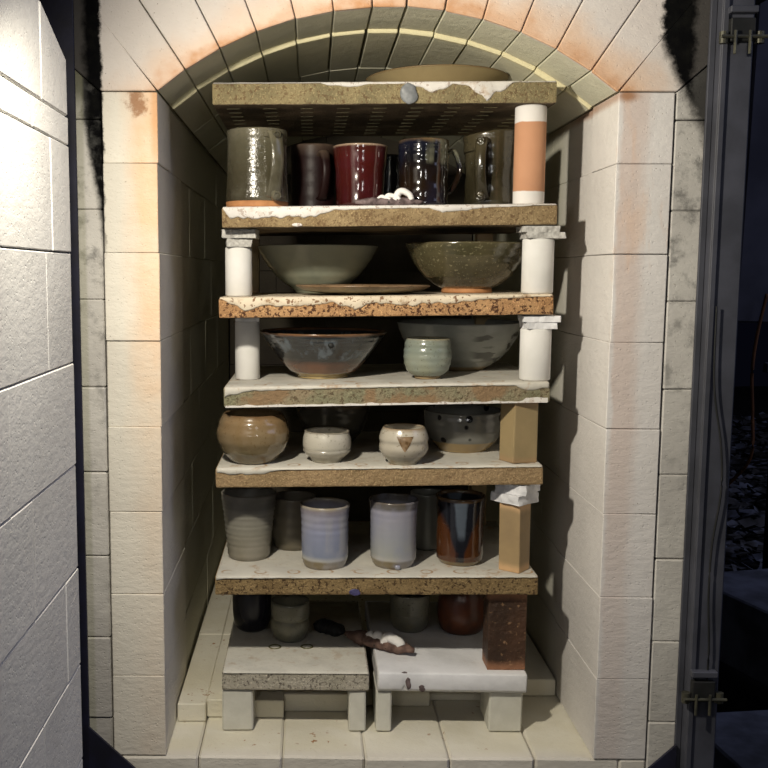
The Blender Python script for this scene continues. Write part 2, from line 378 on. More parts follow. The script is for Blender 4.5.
# ---------------------------------------------------------------- the open brick door at the left
dr = link('door_1', box_bm(-.484, -.466, -.86, -.196, -.16, 1.10, .001), M['steel'], kind='structure')
rows = [(.8275, 1.08), (.797, .8265), (.682, .796), (.561, .681), (.446, .560), (.327, .445), (.213, .326), (.099, .212), (-.015, .098), (-.13, -.016)]
vj = [[-.296], [-.33, -.56], [-.269, -.50], [-.294, -.525], [-.43, -.66], [-.365, -.595], [-.251, -.48], [-.35, -.58], [-.27, -.50], [-.36]]
YE = -.194
def chz(y): return .8875 + (-.1928 - y) * .35      # slanted top corner of the door
for (z0, z1), js in zip(rows, vj):
    ys = [YE] + js + [-.85]
    for b, a in zip(ys, ys[1:]):
        if z1 > 1:
            # top row, cut along the slant
            n = [(a, z0 + .0006), (b, z0 + .0006), (b, min(z1, .8875 + (YE - b) * .34)), (a, min(z1, .8875 + (YE - a) * .34))]
            bm = bmesh.new(); g = .0006
            n = [(a + g, z0 + g), (b - g, z0 + g), (b - g, .8875 + (YE - b) * .342), (a + g, min(z1, .8875 + (YE - a) * .342))]
            l = [bm.verts.new((-.465, y, z)) for y, z in n]; r = [bm.verts.new((-.360 + J(.0006), y, z)) for y, z in n]
            bm.faces.new(l); bm.faces.new(r[::-1])
            for j in range(4): bm.faces.new((l[j], r[j], r[(j + 1) % 4], l[(j + 1) % 4]))
            bmesh.ops.bevel(bm, geom=list(bm.edges), offset=.0015, segments=1, affect='EDGES')
            link('brick', bm, M['door'], dr)
        else: brick(dr, M['door'], -.465, -.360 + J(.0004), a, b, z0, z1, bev=.0010, jit=.0002)
# steel edging of the door
link('edge_strip', box_bm(-.486, -.372, YE + .002, YE + .006, -.16, .885, .0008), M['navy'], dr)
def sheet(pts, thick, axis, name, mat, parent):
    bm = bmesh.new(); a = [bm.verts.new(p) for p in pts]; d = Vector(axis) * thick; c = [bm.verts.new(Vector(p) + d) for p in pts]
    bm.faces.new(a); bm.faces.new(c[::-1]); n = len(pts)
    for i in range(n): bm.faces.new((a[i], c[i], c[(i + 1) % n], a[(i + 1) % n]))
    return link(name, bm, mat, parent)
sheet([(-.486, YE + .002, .891), (-.366, YE + .002, .891), (-.366, -.75, 1.085), (-.486, -.75, 1.085)], .003, (0, .3, .95), 'edge_strip', M['steel'], dr)

# ---------------------------------------------------------------- steel frame of the kiln
fr = link('trim_1', box_bm(-.47, -.3965, -.008, -.003, -.34, 1.24, .0006), M['navy'], kind='structure')
sheet([(-.3964, -.0085, .046), (-.3964, -.0085, -.34), (-.20, -.0085, -.34), (-.20, -.0085, -.14)], .004, (0, -1, 0), 'corner_gusset', M['navy'], fr)
fr2 = link('trim_2', box_bm(.4015, .4090, -.007, -.002, -.34, 1.24, .0006), M['steel'], kind='structure')
sheet([(.4014, -.0085, .027), (.4014, -.0085, -.34), (.20, -.0085, -.34), (.20, -.0085, -.165)], .004, (0, -1, 0), 'corner_gusset', M['navy'], fr2)
def tube_bm(pts, rad, seg=8, flat=1., bm=None, up=(0, 0, 1)):
    b = bm or bmesh.new(); pts = [Vector(p) for p in pts]; n = len(pts)
    rad = rad if isinstance(rad, (list, tuple)) else [rad] * n; rings = []
    for i, p in enumerate(pts):
        t = (pts[min(i + 1, n - 1)] - pts[max(i - 1, 0)]).normalized()
        u = Vector(up); s = t.cross(u)
        if s.length < 1e-3: s = t.cross(Vector((1, 0, 0)))
        s.normalize(); v = s.cross(t)
        rings.append([b.verts.new(p + (s * math.cos(a) + v * math.sin(a) * flat) * rad[i]) for a in [2 * PI * k / seg for k in range(seg)]])
    for a, c in zip(rings, rings[1:]):
        for k in range(seg): b.faces.new((a[k], a[(k + 1) % seg], c[(k + 1) % seg], c[k]))
    b.faces.new(rings[0][::-1]); b.faces.new(rings[-1]); return b
post = thing('steel_post', (.428, .0, -.35), 'grey steel upright post beside the right-hand brick column', 'post')
link('tube', box_bm(-.0185, .0215, -.022, .018, 0, 1.62, .002), M['steel'], post)
link('spine', box_bm(-.0185, -.0175 + .006, -.026, -.022, 0, 1.62, .0008), M['steel'], post)
def smooth_path(pts, k=8):
    P = [Vector(pts[0])] + [Vector(p) for p in pts] + [Vector(pts[-1])]; out = []
    for i in range(1, len(P) - 2):
        for j in range(k):
            t = j / k; a, b, c, d = P[i - 1], P[i], P[i + 1], P[i + 2]
            out.append(.5 * ((2 * b) + (-a + c) * t + (2 * a - 5 * b + 4 * c - d) * t * t + (-a + 3 * b - 3 * c + d) * t ** 3))
    out.append(P[-2]); return out
tag(link('cable', tube_bm(smooth_path([(.418, -.0288, .62), (.420, -.0288, .52), (.433, -.0288, .44), (.436, -.0288, .38), (.428, -.0288, .31), (.427, -.0288, .24), (.431, -.0288, .17), (.430, -.0288, .115)]), .0013, 6), M['cable'], smooth=True),
    'thin black cable hanging down the face of the grey steel post', 'cable')
def clasp(z, sx, lab):
    t = thing('hinge_bolt', (.424 + sx, -.0245, z), lab, 'bolt')
    link('bracket', box_bm(-.014, .016, -.010, -.0005, -.006, .022, .001), M['cable'], t)
    for x in (-.021, .023):
        b = tube_bm([(x, -.006, -.008), (x, -.006, .006)], .0055, 12); link('washer', b, M['rust'], t, smooth=False)
    link('pin', tube_bm([(-.026, -.013, -.001), (.03, -.013, -.001)], .0022, 8), M['rust'], t)
    for x in (-.010, .008): link('bolt', tube_bm([(x, -.014, -.022), (x, -.014, .006)], .002, 8), M['rust'], t)
    link('strike_plate', box_bm(-.016, .018, -.012, -.001, .028, .036, .001), M['steel'], t)
clasp(.104, 0, 'rusty hinge bolt with round washers near the foot of the grey steel post')
clasp(.950, .006, 'rusty latch bolt near the top of the grey steel post')

# ---------------------------------------------------------------- yard behind, at the right
g = bmesh.new(); bmesh.ops.create_grid(g, x_segments=60, y_segments=60, size=5)
for v in g.verts:
    v.co += Vector((2., 2.5, 0)); v.co.z = -.35 + noise.noise(v.co * 1.3) * .05 * (1 if v.co.y > .9 else 0)
link('ground', g, M['soil'], smooth=True)['kind'] = 'structure'
def leafmat():
    t = NT('fallen leaves'); z = t.pos()
    c = t.ramp(t.noise(9, 3), [(.35, (.03, .027, .022)), (.5, (.09, .085, .085)), (.62, (.20, .21, .26)), (.8, (.40, .42, .52))])
    return t.fin(c, .8, .3)
g = bmesh.new()
for k in range(5200):
    y = random.uniform(1.0, 5.4); x = .33 * y + .55 + random.uniform(-.15, .9 + .1 * y) ; 
    if y < 1.5 and .55 < x < 1.5: continue
    p = Vector((x, y, 0)); z = -.35 + noise.noise(p * 1.3) * .05 + random.uniform(.005, .06)
    if .9 < x < 1.6 and 1.2 < y < 1.6: continue
    s = random.uniform(.02, .05); rot = Matrix.Rotation(random.uniform(0, 6.28), 3, 'Z') @ Matrix.Rotation(random.uniform(-1, 1), 3, 'X')
    vs = [g.verts.new(Vector((x, y, z)) + rot @ Vector(q) * s) for q in ((-1, 0, 0), (-.2, -.5, .1), (.9, -.1, .15), (.3, .55, .05))]
    g.faces.new(vs)
tag(link('leaf_litter', g, leafmat(), kind='stuff'), 'pale and brown fallen leaves covering the dark ground behind the post', 'leaves')
def board(name, mat, c, size, rot, label, cat, bev=.004):
    b = box_bm(-size[0] / 2, size[0] / 2, -size[1] / 2, size[1] / 2, -size[2] / 2, size[2] / 2, bev, .003)
    o = link(name, b, mat); o.location = c; o.rotation_euler = rot; return tag(o, label, cat)
board('timber_plank', M['timber'], (.92, .85, 1.10), (.19, .05, 1.09), (0, .02, 0), 'grey blue upright plank hanging at the upper right edge', 'plank')
board('timber_post', M['darkwood'], (1.15, 1.20, .12), (.09, .09, .96), (0, 0, .1), 'dark upright wooden post at the right edge of the picture', 'post')
board('timber_block', M['concrete'], (1.05, .86, -.155), (.33, .50, .16), (0, .02, .30), 'upper blue grey block lying on the leaves at the right', 'block')
board('timber_block', M['concrete'], (.80, .33, -.255), (.34, .38, .18), (0, 0, .12), 'lower blue grey block beside the foot of the steel post', 'block')
board('bracket', M['timber'], (1.09, 1.12, .435), (.14, .03, .022), (0, 0, .1), 'small pale bracket sticking out from the dark post', 'bracket', .002)
rk = thing('timber_rack', (1.25, 1.42, -.35), 'dark slatted wooden rack at the upper right behind the plank', 'rack')
for i in range(7): link('slat', box_bm(-.28, .30, -.01, .01, 1.16 + i * .085, 1.21 + i * .085, .002, .003), M['darkwood'], rk)
for x in (-.22, .24): link('upright', box_bm(x, x + .05, .011, .05, 0, 1.85, .003), M['darkwood'], rk)
tag(link('orange_cord', tube_bm(smooth_path([(.868, .80, .62), (.852, .80, .53), (.846, .80, .45), (.852, .80, .36), (.853, .80, .27), (.838, .86, .20), (.80, .9, .14), (.76, .95, .08), (.72, 1.0, -.02), (.68, 1.05, -.20), (.67, 1.1, -.33)]), .0035, 6), M['cord'], smooth=True),
    'thin orange cord hanging in a curve in front of the dark post', 'cord')

# ---------------------------------------------------------------- kiln shelves
Y0 = .07
SH = {}
def shelf(key, x0, x1, zl, zr, mat, label, wash='wash', drop=None, thick=.0275, depth=.31, under=None):
    cx = (x0 + x1) / 2; zc = (zl + zr) / 2; ang = -math.atan2(zr - zl, x1 - x0)
    SH[key] = (x0, x1, zl, zr)
    t = thing('kiln_shelf', (cx, Y0, zc - thick), label, 'shelf', 'kiln shelves in the stack'); t.rotation_euler = (0, ang, 0)
    L = (x1 - x0) / 2
    b = box_bm(-L, L, 0, depth, 0, thick, .0028, 0, 2)
    for i in range(1, 20):
        bmesh.ops.bisect_plane(b, geom=b.verts[:] + b.edges[:] + b.faces[:], plane_co=(-L + 2 * L * i / 20, 0, 0), plane_no=(1, 0, 0))
    for v in b.verts:
        q = Vector((v.co.x * 30 + zc * 91, v.co.y * 30, v.co.z * 40)); v.co.y += noise.noise(q) * .0012 if v.co.y < .02 else 0
        if v.co.z < thick * .6: v.co.z += noise.noise(q * 1.3) * .0008 - .0002
    link('slab', b, M[mat], t)
    # kiln wash: coat on top running in drips over the front edge
    b = bmesh.new(); N = 150; rows_ = []
    for i in range(N + 1):
        f = i / N; x = -L + .002 + (2 * L - .004) * f
        d = np.interp(f, [p[0] for p in drop], [p[1] for p in drop]) * thick
        nz = noise.noise(Vector((x * 90, zc * 57, 0))) * .4 + noise.noise(Vector((x * 260, zc * 31, 5))) * .13
        d = max(.0016, min(d * (1 + nz * .8), thick - .0012 - abs(nz) * .001)) if d > .0005 else .0016
        zt = thick + .0008 + noise.noise(Vector((x * 60, zc * 11, 9))) * .0003
        rows_.append([b.verts.new(p) for p in ((x, depth - .01, zt), (x, .15, zt), (x, .03, zt), (x, .003, zt), (x, -.0006, zt - .001), (x, -.0016, zt - .0024),
                                                  (x, -.0018, thick - d * .85), (x, -.0002, thick - d), (x, .004, thick - d * .9), (x, .006, thick - .002), (x, depth - .01, thick - .001))])
    for a, c in zip(rows_, rows_[1:]):
        for j in range(len(a)): k = (j + 1) % len(a); b.faces.new((a[j], a[k], c[k], c[j]))
    b.faces.new(rows_[0]); b.faces.new(rows_[-1][::-1])
    link('kiln_wash', b, M[wash], t, smooth=True)
    return t
s1 = shelf('1', -.230, .232, .9135, .9165, 's1', 'topmost kiln shelf under the arch, ochre edge and dotted dark underside', 'wash',
           [(0, 0), (.30, .0), (.33, .12), (.40, .25), (.46, .1), (.5, .1), (.57, .1), (.62, .35), (.645, .5), (.67, .35), (.70, .12), (.75, .2), (.78, .7), (.80, .85), (.82, .6), (.86, .3), (.88, 0), (1, 0)], .0285)
s2 = shelf('2', -.218, .238, .749, .7545, 's2', 'second kiln shelf from the top, five mugs on it, white wash dripping at left', 'wash',
           [(0, .1), (.02, .5), (.06, .6), (.15, .55), (.28, .5), (.33, .2), (.45, .15), (.62, .15), (.66, .35), (.8, .15), (.9, .1), (1, 0)])
s3 = shelf('3', -.223, .237, .626, .6325, 's3', 'third kiln shelf from the top with heavily speckled orange edge and cream wash', 'wash_cream',
           [(0, 0), (.03, .3), (.08, .75), (.12, .4), (.2, .45), (.28, .45), (.33, .3), (.41, .65), (.46, .3), (.55, .5), (.62, .4), (.7, .4), (.8, .2), (.9, .15), (1, .1)])
s4 = shelf('4', -.217, .236, .502, .5115, 's4', 'fourth kiln shelf from the top with grey green edge, large dark flared bowl on it', 'wash_scar',
           [(0, .5), (.03, .35), (.08, .2), (.3, .15), (.7, .12), (.9, .15), (.93, .4), (1, .3)])
s5 = shelf('5', -.229, .230, .3875, .3945, 's5', 'fifth kiln shelf from the top with plain tan edge, round brown bowl at its left', 'wash_scar',
           [(0, .2), (.05, .35), (.14, .3), (.2, .1), (1, .08)])
s6 = shelf('6', -.231, .228, .232, .2355, 's6', 'sixth kiln shelf from the top with mustard edge, row of tumblers on it', 'wash_scar',
           [(0, .2), (.03, .12), (.5, .08), (1, .08)])
s7 = shelf('7', -.222, -.010, .091, .091, 's7', 'small pale kiln shelf at the bottom left on short stilts', 'wash_yellow', [(0, .05), (1, .05)])
s8 = shelf('8', .001, .217, .091, .089, 's8', 'small white-washed kiln shelf at the bottom right on short stilts', 'wash_blue',
           [(0, 1.3), (.13, 1.3), (.18, .7), (.22, 1.3), (1, 1.3)])
for o in s8.children:
    if o.name.startswith('kiln_wash'): o.data.materials.clear(); o.data.materials.append(M['wash_blue'])
def zt(key, x):
    x0, x1, zl, zr = SH[key]; return zl + (zr - zl) * (x - x0) / (x1 - x0) + .0011
bmw = bmesh.new(); prev = None
for i in range(91):
    x = -.224 + .447 * i / 90; h = max(.0006, .0022 + .0022 * noise.noise(Vector((x * 70, 3, 1)))) + (.004 if x > .19 else 0)
    cur = [bmw.verts.new(p) for p in ((x, -.0013, -.0006), (x, -.0013, h), (x, .003, h), (x, .006, -.0006))]
    if prev:
        for j in range(4): bmw.faces.new((prev[j], prev[(j + 1) % 4], cur[(j + 1) % 4], cur[j]))
    else: bmw.faces.new(cur)
    prev = cur
bmw.faces.new(prev[::-1]); link('wash_run', bmw, M['wash'], s4)
# slot marks on the underside of the topmost shelf
t = NT('pale slot rim'); M['slot'] = t.fin((.36, .32, .18), .6)
for i in range(9):
    for j in range(8):
        x = -.205 + i * .0505; y = .03 + j * .034
        link('slot', box_bm(x - .0090, x + .0090, y, y + .0018, -.0014, .0006, .0004), M['slot'], s1)
def lump(name, mat, parent, c, r, sc=(1, 1, 1), amp=.25):
    b = bmesh.new(); bmesh.ops.create_icosphere(b, subdivisions=3, radius=r)
    for v in b.verts: v.co *= 1 + noise.noise(v.co * (1.3 / r)) * amp; v.co = Vector((v.co.x * sc[0], v.co.y * sc[1], v.co.z * sc[2])) + Vector(c)
    return link(name, b, mat, parent, smooth=True)
lump('glaze_spot', M['tin'], s1, (.034, -.001, .013), .014, (.85, .22, .95), .35)
lump('chip', M['cone_base2'], s8, (-.063, -.0015, .013), .0075, (.55, .2, 1.1), .5)
lump('chip', M['cone_base2'], s8, (-.043, -.0015, .006), .006, (.8, .2, .8), .5)
lump('chip', M['cone_base2'], s8, (-.068, .002, .0275), .004, (1.2, .6, .3), .5)
lump('glaze_spot', M['blue_spot'], s6, (-.030, -.0005, .004), .008, (1, .15, .6), .35)
lump('glaze_spot', M['wash'], s2, (.0 - .125, -.001, .003), .006, (1.2, .2, .4), .2)
for x, y in ((-.033, .092), (.016, .094)):
    b = bmesh.new(); n = 24; R1, R2 = .0095, .0065
    tube_bm([(x + math.cos(a) * .0085, y + math.sin(a) * .0085, .0287) for a in [2 * PI * k / n for k in range(n + 1)]], .0015, 6, .5, b)
    link('glaze_ring', b, M['glaze_dark'], s7, smooth=True)

# ---------------------------------------------------------------- posts, wads, stilts
def cyl_post(key, xc, yc, r, z1, mat, label):
    z0 = zt(key, xc); prof = [(r - .0015, 0), (r, .0015), (r, z1 - z0 - .0015), (r - .0015, z1 - z0)]
    b = bmesh.new(); n = 36; rg = []
    for pr, pz in prof: rg.append([b.verts.new((pr * math.cos(2 * PI * k / n), pr * math.sin(2 * PI * k / n), pz)) for k in range(n)])
    inn = [[b.verts.new((r * .45 * math.cos(2 * PI * k / n), r * .45 * math.sin(2 * PI * k / n), q)) for k in range(n)] for q in (z1 - z0, 0)]
    rg = rg + inn
    for a, c in zip(rg, rg[1:] + rg[:1]):
        for k in range(n): b.faces.new((a[k], a[(k + 1) % n], c[(k + 1) % n], c[k]))
    o = link('kiln_post', b, mat, loc=(xc, yc, z0)); 
    for p in o.data.polygons: p.use_smooth = abs(p.normal.z) < .5
    return tag(o, label, 'post', 'kiln posts between the shelves')
def sq_post(key, xc, yc, s, th, z1, mat, label, s2=None):
    z0 = zt(key, xc); b = box_bm(-s / 2, s / 2, -(s2 or s) / 2, (s2 or s) / 2, 0, z1 - z0, .002, .0006, 2)
    o = link('kiln_post', b, mat, loc=(xc, yc, z0)); o.rotation_euler = (0, 0, th)
    return tag(o, label, 'post', 'kiln posts between the shelves')
def under(key, x, th=.0275):
    x0, x1, zl, zr = SH[key]; return zl + (zr - zl) * (x - x0) / (x1 - x0) - (.0285 if key == '1' else th) - .0008
cyl_post('2', .2035, .096, .0213, under('1', .2045), M['post_band'], 'cylindrical kiln post with an orange middle band and white ends, under the topmost shelf')
def wad(x0, x1, y0, y1, z0, z1, mat, tilt, label):
    cx, cy = (x0 + x1) / 2, (y0 + y1) / 2
    b = box_bm(-(x1 - x0) / 2, (x1 - x0) / 2, -(y1 - y0) / 2, (y1 - y0) / 2, 0, z1 - z0, 0)
    bmesh.ops.subdivide_edges(b, edges=b.edges[:], cuts=6, use_grid_fill=True)
    for v in b.verts:
        q = Vector((v.co.x, v.co.y, v.co.z + z0 * 9)) * 90; n1 = noise.noise_vector(q)
        v.co.x += n1.x * .0028; v.co.y += n1.y * .0028
        if 1e-4 < v.co.z < z1 - z0 - 1e-4: v.co.z += n1.z * .001
    o = link('wadding_pad', b, M[mat], loc=(cx, cy, z0)); o.rotation_euler = (0, tilt[1], tilt[0])
    return tag(o, label, 'pad', 'clay wads on the kiln posts')
# under shelf 2
cyl_post('3', -.199, .120, .0190, .6965, M['post_white'], 'white cylindrical kiln post at the left end of the speckled third shelf')
wad(-.2155, -.180, .100, .135, .6967, .7085, 'pad', (.05, 0), 'lower narrow grey wad on the left post of the speckled third shelf')
wad(-.2200, -.171, .095, .14, .7087, .7205, 'pad', (-.06, 0), 'upper wide grey wad on the left post of the speckled third shelf')
cyl_post('3', .2190, .096, .0217, .7085, M['post_white'], 'white cylindrical kiln post at the right end of the speckled third shelf')
wad(.1985, .2515, .075, .12, .7087, .7170, 'pad', (.03, 0), 'lower crumbly grey wad on the right post of the speckled third shelf')
wad(.1925, .2440, .075, .12, .7172, .7253, 'pad', (-.03, 0), 'upper crumbly grey wad on the right post of the speckled third shelf')
# under shelf 3
cyl_post('4', -.190, .168, .0183, .5895, M['post_white'], 'white cylindrical kiln post behind the rim of the dark flared bowl')
wad(-.2065, -.173, .150, .186, .5897, .5975, 'pad_white', (.1, 0), 'thin white wad squeezed onto the post left of the dark flared bowl')
cyl_post('4', .2195, .0965, .0215, .5845, M['post_white'], 'white cylindrical kiln post at the right end of the grey green fourth shelf')
wad(.2015, .2440, .076, .12, .5847, .5940, 'pad_white', (.04, 0), 'lower whitish wad on the right post of the grey green fourth shelf')
wad(.1985, .2500, .076, .12, .5942, .6028, 'pad_white', (-.05, 0), 'upper whitish wad on the right post of the grey green fourth shelf')
# under shelf 4
sq_post('5', .2000, .099, .0385, math.radians(20), under('4', .2), M['post_tan'], 'square tan kiln post at the right end of the fifth shelf')
# under shelf 5
sq_post('6', .1985, .099, .0330, math.radians(51), .3355, M['post_tan2'], 'square tan kiln post with orange flashed ends at the right end of the sixth shelf')
wad(.1740, .2220, .077, .125, .3365, .3500, 'pad_white', (.7, 0), 'lower white wad on the square post of the sixth shelf')
wad(.1780, .2250, .077, .125, .3505, .3645, 'pad_white', (.9, 0), 'upper white wad on the square post of the sixth shelf')
sq_post('8', .1885, .104, .0560, math.radians(1), under('6', .19), M['post_rust'], 'rusty dark brown brick standing at the right of the bottom shelves', .040)
# rear posts, in the dark
for (k, up, zz) in (('2', '1', 0), ('3', '2', 0), ('4', '3', 0), ('5', '4', 0), ('6', '5', 0)):
    for x in (-.195, .19):
        nm = {'2': 'second', '3': 'third', '4': 'fourth', '5': 'fifth', '6': 'sixth'}[k]
        sq_post(k, x, .357, .026, 0, under(up, x), M['post_tan'], 'thin kiln post at the dark rear %s corner of the %s shelf from the top' % ('left' if x < 0 else 'right', nm))
for k, x in (('7', -.195), ('8', .185)):
    sq_post(k, x, .357, .026, 0, under('6', x), M['post_tan'], 'thin kiln post at the dark rear of the bottom %s shelf' % ('left' if x < 0 else 'right'))
def stilt(x0, x1, y0, y1, z0, label):
    b = box_bm(x0, x1, y0, y1, z0, .0615, .0022, .0006)
    o = link('stilt_brick', b, M['leg_white']); tag(o, label, 'brick', 'short stilt bricks under the bottom shelves')
stilt(-.2225, -.1775, .074, .149, .0, 'wide pale stilt brick under the outer end of the bottom left shelf')
stilt(-.0385, -.0145, .074, .149, .0, 'narrow pale stilt brick under the inner end of the bottom left shelf')
stilt(.0005, .0230, .074, .149, .0, 'narrow pale stilt brick under the inner end of the bottom right shelf')
stilt(.1640, .2120, .076, .149, .0, 'wide pale stilt brick under the outer end of the bottom right shelf')
stilt(-.2200, -.1800, .30, .37, .0290, 'pale stilt brick hidden behind under the bottom left shelf')
stilt(-.0500, -.0150, .30, .37, .0290, 'pale stilt brick hidden behind at the gap under the bottom left shelf')
stilt(.0050, .0300, .30, .37, .0290, 'pale stilt brick hidden behind at the gap under the bottom right shelf')
stilt(.1640, .2120, .30, .37, .0290, 'pale stilt brick hidden behind under the bottom right shelf')

# ---------------------------------------------------------------- pots
def spline(P, n):
    P = np.array(P, float); P = np.vstack([2 * P[0] - P[1], P, 2 * P[-1] - P[-2]]); out = []
    m = len(P) - 3; per = max(2, n // m)
    for i in range(1, len(P) - 2):
        for j in range(per):
            t = j / per; a, b, c, d = P[i - 1:i + 3]
            out.append(.5 * (2 * b + (c - a) * t + (2 * a - 5 * b + 4 * c - d) * t * t + (3 * b - a - 3 * c + d) * t ** 3))
    out.append(P[-2]); return out
def lathe(name, prof, mat, parent, wall=.0032, rings=0, amp=.0004, wob=.006, n=56, floor=.006, seed=0, warp=None, rot=0.):
    """outer profile [(r,z)...] bottom to rim; gives a hollow vessel with throwing rings"""
    P = spline(prof, 40); H_ = prof[-1][1]
    out = [(0, prof[0][1])] + [(r + (amp * math.sin(z / H_ * rings * 2 * PI) if rings and .06 < z / H_ < .93 else 0), z) for r, z in P]
    rr, zz = P[-1]; out += [(rr - wall * .5, zz + wall * .35)]
    inn = [(max(.001, r - wall), z) for r, z in P[::-1] if z > prof[0][1] + floor]
    out += inn + [(0, prof[0][1] + floor)]
    b = bmesh.new(); rg = []
    for r, z in out:
        if r < 1e-6: rg.append([b.verts.new((0, 0, z))]); continue
        ring = []
        for k in range(n):
            a = 2 * PI * k / n; q = 1 + wob * noise.noise(Vector((math.cos(a) * 1.2, math.sin(a) * 1.2, z * 25 + seed * 7.3)))
            x, y = r * q * math.cos(a), r * q * math.sin(a); z2 = z
            if warp: x, y, z2 = warp(x, y, z)
            ring.append(b.verts.new((x, y, z2)))
        rg.append(ring)
    for a, c in zip(rg, rg[1:]):
        for k in range(n):
            k2 = (k + 1) % n
            if len(a) == 1: b.faces.new((a[0], c[k2], c[k]))
            elif len(c) == 1: b.faces.new((a[k], a[k2], c[0]))
            else: b.faces.new((a[k], a[k2], c[k2], c[k]))
    return link(name, b, mat, parent, smooth=True)
def footring(r0, r1, h, mat, parent, n=48):
    b = bmesh.new(); rg = []
    for r, z in ((r0 * .8, 0), (r0, 0), (r0 + .0006, h * .3), (r1, h), (r1 * .7, h + .001)):
        rg.append([b.verts.new((r * math.cos(2 * PI * k / n), r * math.sin(2 * PI * k / n), z)) for k in range(n)])
    for a, c in zip(rg, rg[1:]):
        for k in range(n): b.faces.new((a[k], a[(k + 1) % n], c[(k + 1) % n], c[k]))
    b.faces.new(rg[-1]); b.faces.new(rg[0][::-1])
    return link('foot', b, mat, parent, smooth=True)
def handle(parent, mat, az, r, ztop, zbot, out, wid=.0085, name='handle', prunt=None):
    ca, sa = math.cos(az), math.sin(az)
    prof = [(r - .002, ztop), (r + out * .55, ztop + .003), (r + out, ztop - (ztop - zbot) * .28), (r + out * .9, ztop - (ztop - zbot) * .6), (r + out * .35, zbot + .004), (r - .002, zbot)]
    pts = smooth_path([(q * ca, q * sa, z) for q, z in prof], 7)
    n = len(pts); rad = [wid * (1.0 - .25 * math.sin(PI * i / (n - 1))) for i in range(n)]
    b = bmesh.new(); seg = 10; side = Vector((-sa, ca, 0)); rings = []
    for i, p in enumerate(pts):
        t = (pts[min(i + 1, n - 1)] - pts[max(i - 1, 0)]).normalized(); v = side.cross(t)
        rings.append([b.verts.new(p + side * math.cos(2 * PI * k / seg) * rad[i] + v * math.sin(2 * PI * k / seg) * .0036) for k in range(seg)])
    for a, c in zip(rings, rings[1:]):
        for k in range(seg): b.faces.new((a[k], a[(k + 1) % seg], c[(k + 1) % seg], c[k]))
    b.faces.new(rings[0][::-1]); b.faces.new(rings[-1])
    h = link(name, b, mat, parent, smooth=True)
    if prunt:
        for zz in (ztop, zbot):
            dd = out * .62
            q = lump('prunt', prunt, h, ((r + dd) * ca, (r + dd) * sa, zz), .0072, (1, 1, 1), .12)
            q2 = bmesh.new(); tube_bm([((r + dd + .0062) * ca - sa * math.cos(t_) * .0045, (r + dd + .0062) * sa + ca * math.cos(t_) * .0045, zz + math.sin(t_) * .0045) for t_ in [2 * PI * k / 14 for k in range(15)]], .0012, 5, 1, q2)
            link('prunt', q2, prunt, h, smooth=True)
    return h
def pot(name, key, x, y, label, cat, group=None, rot=0.):
    return thing(name, (x, y, zt(key, x)), label, cat, group, rot)
tanclay = plain('bare tan clay', (.40, .30, .17), (.32, .23, .13), 60, .7, .3)
orclay = plain('bare orange clay', (.50, .24, .10), (.38, .17, .07), 60, .7, .3)
greyclay = plain('bare grey clay', (.30, .27, .20), (.22, .20, .15), 60, .7, .3)

G1 = 'mugs on the second shelf from the top'
gl = glaze('olive salt glaze', [(0, (.04, .034, .02)), (.4, (.055, .048, .028)), (.8, (.09, .082, .052)), (1, (.16, .145, .10))], .20, .6, (.14, .13, .095), 18, specks=(.07, .07, .05), bump=.5, bs=160, coat=.5)
t = pot('mug', '2', -.1735, .137, 'large grey olive mug with a strap handle facing the viewer, leftmost on the mug shelf', 'mug', G1)
lathe('body', [(.0440, .009), (.0452, .014), (.0432, .04), (.0425, .065), (.0420, .09), (.0432, .108)], gl, t, rings=9, amp=.0003, seed=1)
footring(.0435, .0445, .0095, orclay, t)
handle(t, gl, math.radians(-58), .0425, .098, .016, .016, .0135, prunt=gl)
gl = glaze('shade darkened maroon glaze', [(0, (.008, .003, .003)), (.8, (.012, .004, .004)), (.95, (.06, .04, .03)), (1, (.10, .07, .05))], .45, .4, (.018, .006, .005), coat=0., spec=.2)  # maroon taken near black: shade of the olive mug put into the glaze
t = pot('mug', '2', -.093, .215, 'very dark maroon mug in the shade between the grey olive mug and the red one', 'mug', G1)
lathe('body', [(.0300, .0), (.0335, .006), (.0340, .05), (.0352, .09), (.0350, .0965)], gl, t, rings=5, seed=2); handle(t, gl, math.radians(-70), .034, .080, .018, .020)
gl = glaze('oxblood glaze', [(0, (.032, .005, .004)), (.35, (.048, .007, .006)), (.8, (.062, .009, .007)), (.955, (.06, .014, .010)), (.985, (.46, .34, .24)), (1, (.42, .30, .20))], .12, .35, (.07, .012, .02), 30, bump=.08, coat=.8, wob=.01)
t = pot('mug', '2', -.0255, .167, 'glossy oxblood red cup with a pale rim', 'cup', G1)
lathe('body', [(.0320, .0), (.0345, .005), (.0350, .03), (.0362, .055), (.0392, .082), (.0400, .0895)], gl, t, rings=3, amp=.0003, seed=3)
gl = glaze('blue black tenmoku', [(0, (.018, .009, .004)), (.5, (.012, .007, .004)), (.72, (.006, .006, .008)), (.93, (.007, .008, .016)), (1, (.20, .13, .06))], .10, .6, (.012, .014, .03), 20, streak=((.20, .20, .14), .6, 1.05), bump=.1, coat=.4)
t = pot('mug', '2', .0640, .152, 'shiny blue black mug with fine horizontal ribs, right of the red cup', 'mug', G1)
lathe('body', [(.0330, .0), (.0355, .004), (.0350, .03), (.0352, .06), (.0362, .085), (.0358, .0945)], gl, t, rings=22, amp=.0006, seed=4); handle(t, gl, math.radians(10), .035, .078, .022, .019)
gl = glaze('plain black glaze', [(0, (.012, .012, .012)), (.95, (.014, .014, .014)), (1, (.08, .08, .07))], .2)
t = pot('mug', '2', .0195, .235, 'small black mug behind, seen between the red cup and the ribbed mug', 'mug', G1)
lathe('body', [(.022, .0), (.0255, .005), (.027, .05), (.0275, .083)], gl, t, seed=5)
